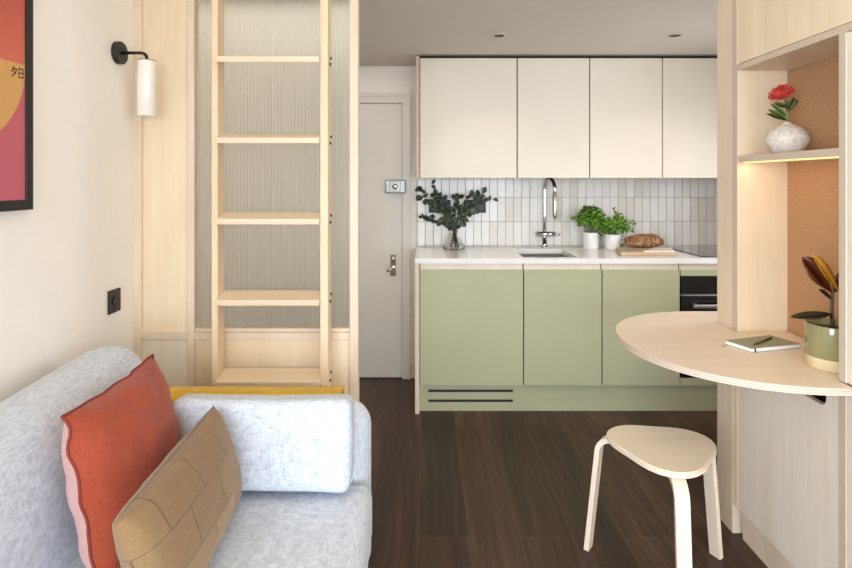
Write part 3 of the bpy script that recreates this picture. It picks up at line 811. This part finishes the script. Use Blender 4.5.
# rubber plant in green pot
rx, ry, rz = 1.226, 1.712, .7725
rp = thing('rubber_plant', (rx, ry, rz), 'dark leaved rubber plant in a green glazed pot at the back of the desk', 'potted plant')
bm = bmesh.new(); r = .0715; h = .131
lathe(bm, rx, ry, [(r * .97, rz + .034), (r, rz + .036), (r, rz + h - .003), (r * .985, rz + h), (r * .93, rz + h - .002), (r * .92, rz + h - .03)], 44, cap_bot=True)
pt_ = obj('pot', bm, M['glaze_green'], rp, smooth=True)
bm = bmesh.new(); lathe(bm, rx, ry, [(r * .93, rz), (r * .97, rz + .003), (r * .975, rz + .0345)], 44); obj('pot_base', bm, M['clay'], pt_, smooth=True)
bm = bmesh.new(); lathe(bm, rx, ry, [(r * .925, rz + h - .02), (.001, rz + h - .014)], 24, cap_bot=False); obj('soil', bm, M['soil'], rp)
obj('stem', tube(bmesh.new(), [(rx, ry, rz + .11), (rx - .003, ry, rz + .18), (rx - .001, ry, rz + .225), (rx + .002, ry, rz + .25)], [.006, .005, .0045, .003], 8), M['twig'], rp, smooth=True)
def big_leaf(mat, base, d, nrm, L, W, droop, fold, petiole=None, shape=.9):
    bm = bmesh.new()
    if petiole: tube(bm, [petiole, base], .0022, 6)
    leaf(bm, base, d, nrm, L, W, droop, fold, 12, shape); o = obj('leaf', bm, mat, rp, smooth=True)
    s = o.modifiers.new('thickness', 'SOLIDIFY'); s.thickness = .0012
    return o
def tip_leaf(mat, base, tip, nrm, W, droop, fold, petiole=None, shape=.9):
    b, t_ = V(base), V(tip); return big_leaf(mat, b, t_ - b, nrm, (t_ - b).length, W, droop, fold, petiole, shape)
tip_leaf(M['rubber'], (1.203, 1.69, .938), (1.066, 1.67, .917), (0, -.45, 1), .036, -.14, .25, (rx - .003, ry, .918))
tip_leaf(M['rubber'], (1.219, 1.706, .978), (1.168, 1.685, 1.012), (-.35, -.6, .7), .024, .05, .2)
tip_leaf(M['rubber_red'], (1.222, 1.708, .994), (1.126, 1.692, 1.106), (.15, -.9, .25), .066, .05, .25, None, 1.5)
tip_leaf(M['rubber_gold'], (1.230, 1.688, 1.000), (1.138, 1.680, 1.114), (.5, -.8, .2), .046, -.03, .35, None, 1.3)
tip_leaf(M['rubber_red'], (rx + .003, ry, .995), (1.27, 1.72, 1.07), (-.6, -.6, .3), .035, .2, .3)

# notebook, ribbon, pen
nb = thing('notebook', (1.14, 1.93, .7725), 'sage green notebook lying on the desktop', 'notebook')
q = [V((1.026, 1.948, 0)), V((1.062, 1.853, 0)), V((1.257, 1.905, 0)), V((1.221, 2.021 - .005, 0))]
cc = sum(q, V()) / 4
def inset(f, pts=q): return [(cc.x + (p.x - cc.x) * f, cc.y + (p.y - cc.y) * f) for p in pts]
obj('back_cover', prism(bmesh.new(), inset(1.0), .7725, .7740), M['cover'], nb)
obj('pages', prism(bmesh.new(), inset(.985), .7741, .7848), M['paper'], nb)
obj('front_cover', prism(bmesh.new(), inset(1.0), .7849, .7866), M['cover'], nb)
obj('ribbon', prism(bmesh.new(), [(1.03, 1.944), (1.032, 1.939), (1.0, 1.915), (.998, 1.919)], .7726, .7733), M['cover'], nb)
a, b = q[1] * .93 + q[2] * .07, q[0] * .93 + q[3] * .07
obj('elastic_band', B(0, .005, -.004, .0003, -.0072, .0074, 0, rot=None) if False else prism(bmesh.new(), [(1.0735, 1.8550), (1.0785, 1.8563), (1.0784, 1.8553), (1.0740, 1.8541)], .7724, .7868), M['soot'], nb)
pn = thing('pen', (1.14, 1.925, .7868), 'olive pen lying diagonally on the notebook', 'pen')
p0, p1 = V((1.092, 1.887, .7912)), V((1.195, 1.965, .7912))
obj('barrel', tube(bmesh.new(), [p0, p0.lerp(p1, .1), p1], [.0025, .0042, .0042], 12), M['pen'], pn, smooth=True)
obj('nib', tube(bmesh.new(), [p0.lerp(p1, -.09), p0], [.0006, .0025], 10), M['brass'], pn, smooth=True)

# ------------------------------------------------------------------ stool
sx, sy = .797, 1.908
so = thing('stool', (sx, sy, 0), 'three legged birch stool on the dark floor in front of the desk', 'stool')
leg_dirs = [math.atan2(.155, -.207), math.atan2(.108, .228), math.atan2(-.25, -.04)]
th0 = leg_dirs[2]
out = []
for k in range(96):
    a = 2 * PI * k / 96
    out.append((sx + (.168 + .020 * math.cos(3 * (a - th0))) * math.cos(a), sy + (.168 + .020 * math.cos(3 * (a - th0))) * math.sin(a)))
bm = bmesh.new(); prism(bm, out, .428, .4475)
es = [e for e in bm.edges if abs(e.verts[0].co.z - e.verts[1].co.z) < 1e-6]
bmesh.ops.bevel(bm, geom=es, offset=.004, segments=2, affect='EDGES')
obj('seat', bm, M['stool'], so)
for a in leg_dirs:
    d = V((math.cos(a), math.sin(a), 0)); s = V((-math.sin(a), math.cos(a), 0)); c = V((sx, sy, 0))
    pts = [c + d * .05 + V((0, 0, .4185)), c + d * .12 + V((0, 0, .4185)), c + d * .168 + V((0, 0, .4185))]
    for k in range(1, 10):
        t_ = (PI / 2 - .09) * k / 9
        pts.append(c + d * (.168 + .052 * math.sin(t_)) + V((0, 0, .3665 + .052 * math.cos(t_))))
    last = pts[-1]; foot = c + d * .26
    pts.append(last.lerp(foot, .5)); pts.append(V((foot.x, foot.y, .001)))
    obj('leg', sweep_rect(bmesh.new(), pts, s, .042, .0175), M['stool_leg'], so)

# ------------------------------------------------------------------ sofa
sf = thing('sofa', (-.65, 1.0, 0), 'pale grey linen sofa along the left wall', 'sofa')
obj('base', B(-1.10, -.19, .12, 1.80, .07, .27, .03, 4), M['linen'], sf, smooth=True)
bm = bmesh.new()
for x in (-1.05, -.24):
    for y in (.2, 1.74): pass
for k, (x, y) in enumerate(((-1.04, .2), (-.25, .2), (-1.04, 1.76), (-.25, 1.76))):
    b2 = bmesh.new(); tube(b2, [(x, y, .0), (x, y, .075)], [.016, .022], 14); obj('leg', b2, M['black'], sf)
def soft_box(x0, x1, y0, y1, z0, z1, bev, puff=(0, 0, 0), cuts=14, seg=5):
    bm = bmesh.new(); box(bm, x0, x1, y0, y1, z0, z1)
    bmesh.ops.bevel(bm, geom=bm.edges[:], offset=bev, segments=seg, profile=.5, affect='EDGES')
    bmesh.ops.subdivide_edges(bm, edges=[e for e in bm.edges if e.calc_length() > .15], cuts=cuts, use_grid_fill=True)
    c = V(((x0 + x1) / 2, (y0 + y1) / 2, (z0 + z1) / 2)); h = V(((x1 - x0) / 2, (y1 - y0) / 2, (z1 - z0) / 2))
    for v in bm.verts:
        u = V(((v.co.x - c.x) / h.x, (v.co.y - c.y) / h.y, (v.co.z - c.z) / h.z))
        g_ = [max(0, 1 - u[i] ** 2) for i in range(3)]
        v.co.x += puff[0] * u.x * g_[1] * g_[2]; v.co.y += puff[1] * u.y * g_[0] * g_[2]; v.co.z += puff[2] * u.z * g_[0] * g_[1]
    return bm
obj('seat_cushion', soft_box(-.86, -.158, .16, 1.695, .272, .438, .035, (.012, 0, .012)), M['linen'], sf, smooth=True)
obj('arm', soft_box(-1.09, -.172, 1.70, 1.865, .10, .645, .08, (0, .0, .0), 10, 8), M['linen'], sf, smooth=True)
# backrest: rounded section swept along the wall, rounded off at its far end
prof = [(-1.13, .10), (-1.135, .45), (-1.13, .66), (-1.10, .75), (-1.05, .792), (-.985, .808), (-.925, .792), (-.885, .745), (-.862, .66), (-.845, .54), (-.835, .40), (-.83, .10)]
def cat(P, n):
    R_ = []
    for i in range(len(P) - 1):
        p0, p1, p2, p3 = P[max(i - 1, 0)], P[i], P[i + 1], P[min(i + 2, len(P) - 1)]
        for k in range(n):
            t_ = k / n
            R_.append(tuple(.5 * (2 * p1[j] + (p2[j] - p0[j]) * t_ + (2 * p0[j] - 5 * p1[j] + 4 * p2[j] - p3[j]) * t_ ** 2 + (-p0[j] + 3 * p1[j] - 3 * p2[j] + p3[j]) * t_ ** 3) for j in range(2)))
    R_.append(P[-1]); return R_
prof = cat(prof, 4)
bm = bmesh.new(); rings = []
ys = [.16 + (1.75 - .16) * i / 34 for i in range(35)] + [1.75 + .11 * math.sin(PI / 2 * k / 10) for k in range(1, 11)]
cxp, czp = -.985, .45
for i, y in enumerate(ys):
    q = max(0, (y - 1.75) / .11); tilt = .012 - .05 * max(0, 1.78 - y); s = math.sqrt(max(0, 1 - q * q)); s = .45 + .55 * s if q < 1 else .45
    rings.append([bm.verts.new((cxp + (x - cxp) * (.35 + .65 * (s - .45) / .55), y, z if z < .35 else z + tilt * (z - .35) / .45 - (1 - (s - .45) / .55) * .13 * (z - .35) / .46 + .006 * noise.noise(V((x * 6, y * 5, z * 6))))) for x, z in prof])
for a, b in zip(rings, rings[1:]):
    for k in range(len(prof) - 1): bm.faces.new((a[k], a[k + 1], b[k + 1], b[k]))
bm.faces.new(rings[0]); bm.faces.new(rings[-1][::-1])
bmesh.ops.recalc_face_normals(bm, faces=bm.faces[:])
obj('backrest', bm, M['linen'], sf, smooth=True)

# mustard throw folded over the far arm
bm = bmesh.new(); rnd = random.Random(2)
def throw(x):
    w = .004 * math.sin(x * 23) + .003 * math.sin(x * 51)
    return [(1.735, .6475 + .002), (1.76, .6485 + w * .3), (1.80, .6515 + w * .4), (1.84, .6505), (1.867, .642), (1.8745, .61), (1.876, .5), (1.876, .40 + 2 * w)]
NXT = 40; g1 = []; g2 = []
for i in range(NXT + 1):
    x = -.87 + (.60) * i / NXT
    P = throw(x); tk = .012
    g1.append([bm.verts.new((x, y + (tk if j >= 4 else 0), z + (tk if j < 5 else 0))) for j, (y, z) in enumerate(P)])
    g2.append([bm.verts.new((x, y + .001, z + .001)) for y, z in P])
m_ = len(g1[0])
for i in range(NXT):
    for j in range(m_ - 1):
        bm.faces.new((g1[i][j], g1[i + 1][j], g1[i + 1][j + 1], g1[i][j + 1])); bm.faces.new((g2[i][j], g2[i][j + 1], g2[i + 1][j + 1], g2[i + 1][j]))
    for j in (0, m_ - 1): bm.faces.new((g1[i][j], g2[i][j], g2[i + 1][j], g1[i + 1][j]))
for i in (0, NXT):
    for j in range(m_ - 1): bm.faces.new((g1[i][j], g1[i][j + 1], g2[i][j + 1], g2[i][j]))
bmesh.ops.recalc_face_normals(bm, faces=bm.faces[:])
tag(obj('throw_blanket', bm, M['mustard'], smooth=True), 'mustard yellow throw folded over the far arm of the sofa', 'blanket')

# long grey cushion leaning on the far arm
bm = bmesh.new(); box(bm, -.255, .255, -.05, .05, -.125, .13)
bmesh.ops.bevel(bm, geom=bm.edges[:], offset=.028, segments=5, profile=.55, affect='EDGES')
bmesh.ops.subdivide_edges(bm, edges=[e for e in bm.edges if e.calc_length() > .08], cuts=12, use_grid_fill=True)
for v in bm.verts:
    u = V((v.co.x / .255, v.co.y / .05, v.co.z / .1275)); gx, gz = max(0, 1 - u.x ** 2), max(0, 1 - u.z ** 2)
    v.co.y += .012 * u.y * gx * gz + .003 * noise.noise(V(v.co) * 14)
    v.co.z += -.004 * gx * u.z + .003 * noise.noise(V((v.co.x * 7, 0, u.z)))
    v.co.x += .006 * u.x * gz
bmesh.ops.rotate(bm, verts=bm.verts[:], cent=(0, 0, 0), matrix=Matrix.Rotation(math.radians(-7), 3, 'X'))
bmesh.ops.translate(bm, verts=bm.verts[:], vec=(-.470, 1.638, .5785))
tag(obj('arm_cushion', bm, M['linen'], smooth=True), 'pale grey rectangular cushion leaning against the far sofa arm', 'cushion')

# rust cushion with pink back
A_, B_, C_, D_ = (-.789, 1.64, .831), (-.79, 1.2325, .82), (-.695, 1.20, .46), (-.672, 1.57, .462)
rc = thing('rust_cushion', (-.74, 1.42, .44), 'square rust red cushion with pink back leaning on the sofa back', 'cushion')
bm, rim = cushion_grid(B_, C_, D_, A_, .165, sides=(1,), seed=1, wr=.010); obj('front_cover', bm, M['rust'], rc, smooth=True)
bm, _ = cushion_grid(B_, C_, D_, A_, .165, sides=(-1,), seed=1, wr=.010); obj('back_cover', bm, M['pink'], rc, smooth=True)
obj('piping', tube(bmesh.new(), rim + [rim[0]], .0035, 6, False), M['rust_pipe'], rc, smooth=True)
# brown woven lumbar cushion
P_, Q_, N_, M_ = (-.583, 1.563, .715), (-.519, 1.572, .468), (-.575, 1.045, .705), (-.50, 1.06, .465)
bm, rim = cushion_grid(N_, M_, Q_, P_, .13, n=32, seed=4, wr=.004, pinch=.03, power=.36)
# uv: long side along u for the brick pattern
lay = bm.loops.layers.uv[0]
for f in bm.faces:
    for lp in f.loops: u_, v_ = lp[lay].uv; lp[lay].uv = (v_, u_)
tag(obj('woven_cushion', bm, M['weave'], smooth=True), 'oblong brown woven patch cushion in front of the rust cushion', 'cushion')

# ------------------------------------------------------------------ left wall: print, lamp, socket
fp = thing('framed_print', (XL, 1.40, 1.246), 'black framed red and gold sunset print on the left wall', 'picture')
y0, y1, z0, z1 = 1.08, 1.645, 1.250, 2.0
bm = bmesh.new()
box(bm, XL + .001, XL + .024, y0, y0 + .029, z0, z1, .001); box(bm, XL + .001, XL + .024, y1 - .029, y1, z0, z1, .001)
box(bm, XL + .001, XL + .024, y0 + .029, y1 - .029, z0, z0 + .029, .001); box(bm, XL + .001, XL + .024, y0 + .029, y1 - .029, z1 - .029, z1, .001)
obj('frame', bm, M['soot'], fp)
pr_ = obj('print', B(XL + .001, XL + .020, y0 + .029, y1 - .029, z0 + .029, z1 - .029), M['print'], fp)
bm = bmesh.new(); xs = XL + .0204; pts = []
for k in range(41):
    a = PI + PI * k / 40
    yy = 1.395 + .222 * math.cos(a); pts.append((min(yy, y1 - .030), 1.661 + .235 * math.sin(a)))
vsx = [bm.verts.new((xs, y, z)) for y, z in pts]; f = bm.faces.new(vsx); f.normal_update()
obj('sun_motif', bm, M['sun'], pr_)
bm = bmesh.new(); xs = XL + .0208
def stroke(p, q, w=.0036):
    p, q = V((0, *p)), V((0, *q)); d = (q - p).normalized(); s = V((0, -d.z, d.y)) * w / 2
    vv = [bm.verts.new(V((xs, 0, 0)) + x) for x in (p + s - d * w * .3, q + s + d * w * .3, q - s + d * w * .3, p - s - d * w * .3)]
    bm.faces.new(vv)
cy0, cz0, cw, ch = 1.562, 1.622, .0235, .028
def K(u, v, o=0): return (cy0 + o + u * cw, cz0 + v * ch)
for p, q in (((.42, 1), (.05, .45)), ((.32, .76), (.86, .76)), ((.86, .76), (.6, .3)), ((.6, .3), (.08, 0)), ((.3, .52), (.58, .34))): stroke(K(*p), K(*q))
for p, q in (((.15, .04), (.15, .92)), ((.15, .92), (.85, .92)), ((.85, .92), (.85, .04)), ((.15, .04), (.85, .04)), ((.15, .48), (.85, .48))): stroke(K(*p, .0255), K(*q, .0255))
obj('lettering', bm, M['ink'], pr_)

wl = thing('wall_lamp', (XL, 2.134, 1.576), 'black armed wall lamp with white cylinder shade on the left wall', 'wall lamp')
bm = bmesh.new(); lathe(bm, 0, 0, [(.0425, 0.001), (.0425, .018), (.040, .021)], 40, True)
bmesh.ops.rotate(bm, verts=bm.verts[:], cent=(0, 0, 0), matrix=Matrix.Rotation(PI / 2, 3, 'Y')); bmesh.ops.translate(bm, verts=bm.verts[:], vec=(XL, 2.134, 1.814))
obj('backplate', bm, M['black'], wl)
lx = -1.049; pts = [(XL + .02, 2.134, 1.814), (lx - .03, 2.134, 1.814)]
for k in range(1, 7):
    a = PI / 2 * k / 6; pts.append((lx - .02 + .02 * math.sin(a), 2.134, 1.794 + .02 * math.cos(a)))
pts.append((lx, 2.134, 1.782)); obj('arm', tube(bmesh.new(), pts, .006, 10), M['black'], wl, smooth=True)
bm = bmesh.new(); lathe(bm, lx, 2.134, [(.020, 1.7845), (.033, 1.783), (.0335, 1.780), (.0335, 1.578), (.032, 1.576), (.030, 1.578), (.030, 1.776), (.001, 1.777)], 40, cap_bot=True)
obj('shade', bm, M['opal'], wl, smooth=False)
bm = bmesh.new(); lathe(bm, lx, 2.134, [(.0325, 1.7835), (.0325, 1.7855), (.012, 1.788)], 32, True); obj('cap', bm, M['black'], wl)
for o in bpy.data.objects:
    if o.name == 'shade':
        for p in o.data.polygons: p.use_smooth = abs(p.normal.z) < .5

ws = thing('power_socket', (XL, 2.113, .84), 'black square power socket low on the left wall', 'socket')
obj('faceplate', B(XL + .0005, XL + .008, 2.068, 2.147, .845, .931, .002), M['black'], ws)
bm = bmesh.new(); lathe(bm, 0, 0, [(.018, 0), (.018, .003), (.0155, .0035), (.0145, .001)], 28, True)
bmesh.ops.rotate(bm, verts=bm.verts[:], cent=(0, 0, 0), matrix=Matrix.Rotation(PI / 2, 3, 'Y')); bmesh.ops.translate(bm, verts=bm.verts[:], vec=(XL + .008, 2.107, .888))
obj('outlet', bm, M['soot'], ws)

# ------------------------------------------------------------------ light, camera, view
def area(name, loc, rot, sx_, sy_, power, col, spread=180):
    l = bpy.data.lights.new(name, 'AREA'); l.shape = 'RECTANGLE'; l.size = sx_; l.size_y = sy_; l.energy = power; l.color = col; l.spread = math.radians(spread)
    o = bpy.data.objects.new(name, l); o.location = loc; o.rotation_euler = rot; COL.objects.link(o); return o
area('window_daylight', ((WX0 + WX1) / 2, YR - .12, (WZ0 + WZ1) / 2), (PI / 2 - math.radians(17), 0, 0), WX1 - WX0, WZ1 - WZ0, 21, (.87, .95, 1.07), 80)
area('right_window_fill', (XR + .12, (RY0 + RY1) / 2, (RZ0 + RZ1) / 2), (0, PI / 2 - math.radians(10), 0), RZ1 - RZ0, RY1 - RY0, 26, (.83, .95, 1.14))  # added fill from the right for the left wall and sofa back
area('side_window_fill', (XL - .12, (LY0 + LY1) / 2, (LZ0 + LZ1) / 2), (0, -PI / 2 + math.radians(10), 0), LZ1 - LZ0, LY1 - LY0, 92, (.84, .95, 1.12))  # added fill from the left for the faces of the plywood unit
area('kitchen_window_fill', (XR + .12, (KY0 + KY1) / 2, (KZ0 + KZ1) / 2), (0, PI / 2 - math.radians(12), 0), KZ1 - KZ0, KY1 - KY0, 5.6, (.95, .97, 1.02), 150)  # added fill for the right-hand tiles and cabinets
for x in (.39, 1.331):
    l = bpy.data.lights.new('kitchen_downlight_lamp', 'SPOT'); l.energy = 3.5; l.color = (1, .88, .70); l.spot_size = math.radians(120); l.spot_blend = .8; l.shadow_soft_size = .025
    o = bpy.data.objects.new('kitchen_downlight_lamp', l); o.location = (x, 3.036, ZK - .012); COL.objects.link(o)
area('room_fill_light', (-.1, 1.15, ZC - .01), (0, 0, 0), .8, .8, 2.6, (1, .92, .80))  # added fill from above for seat, desk and stool; no fixture
area('lobby_fill_light', (-.66, 3.08, ZK - .01), (0, 0, 0), 1.0, 1.2, 1.2, (1, .95, .86))  # added fill behind the fluted glass to brighten the lobby; no fixture
area('niche_led', (X0 + .022, 1.855, 1.3975), (0, math.radians(-25), 0), .012, .49, .2, (1, .68, .36))

w = bpy.data.worlds.new('world'); scene.world = w; w.use_nodes = True
w.node_tree.nodes['Background'].inputs[0].default_value = (.75, .85, 1, 1); w.node_tree.nodes['Background'].inputs[1].default_value = .6

cam = bpy.data.cameras.new('camera'); cam.sensor_width = 36; cam.lens = 24; cam.shift_y = -(284 - 181.5) / 852
cam.clip_start = .02
co = bpy.data.objects.new('camera', cam); co.location = (0, 0, 1.331); co.rotation_euler = (PI / 2, 0, 0); COL.objects.link(co)
scene.camera = co
vs_ = scene.view_settings
vs_.view_transform = 'Standard'; vs_.look = 'None'; vs_.gamma = 1; vs_.exposure = .88; vs_.use_curve_mapping = False
scene.cycles.max_bounces = 12; scene.cycles.diffuse_bounces = 6; scene.cycles.transmission_bounces = 8
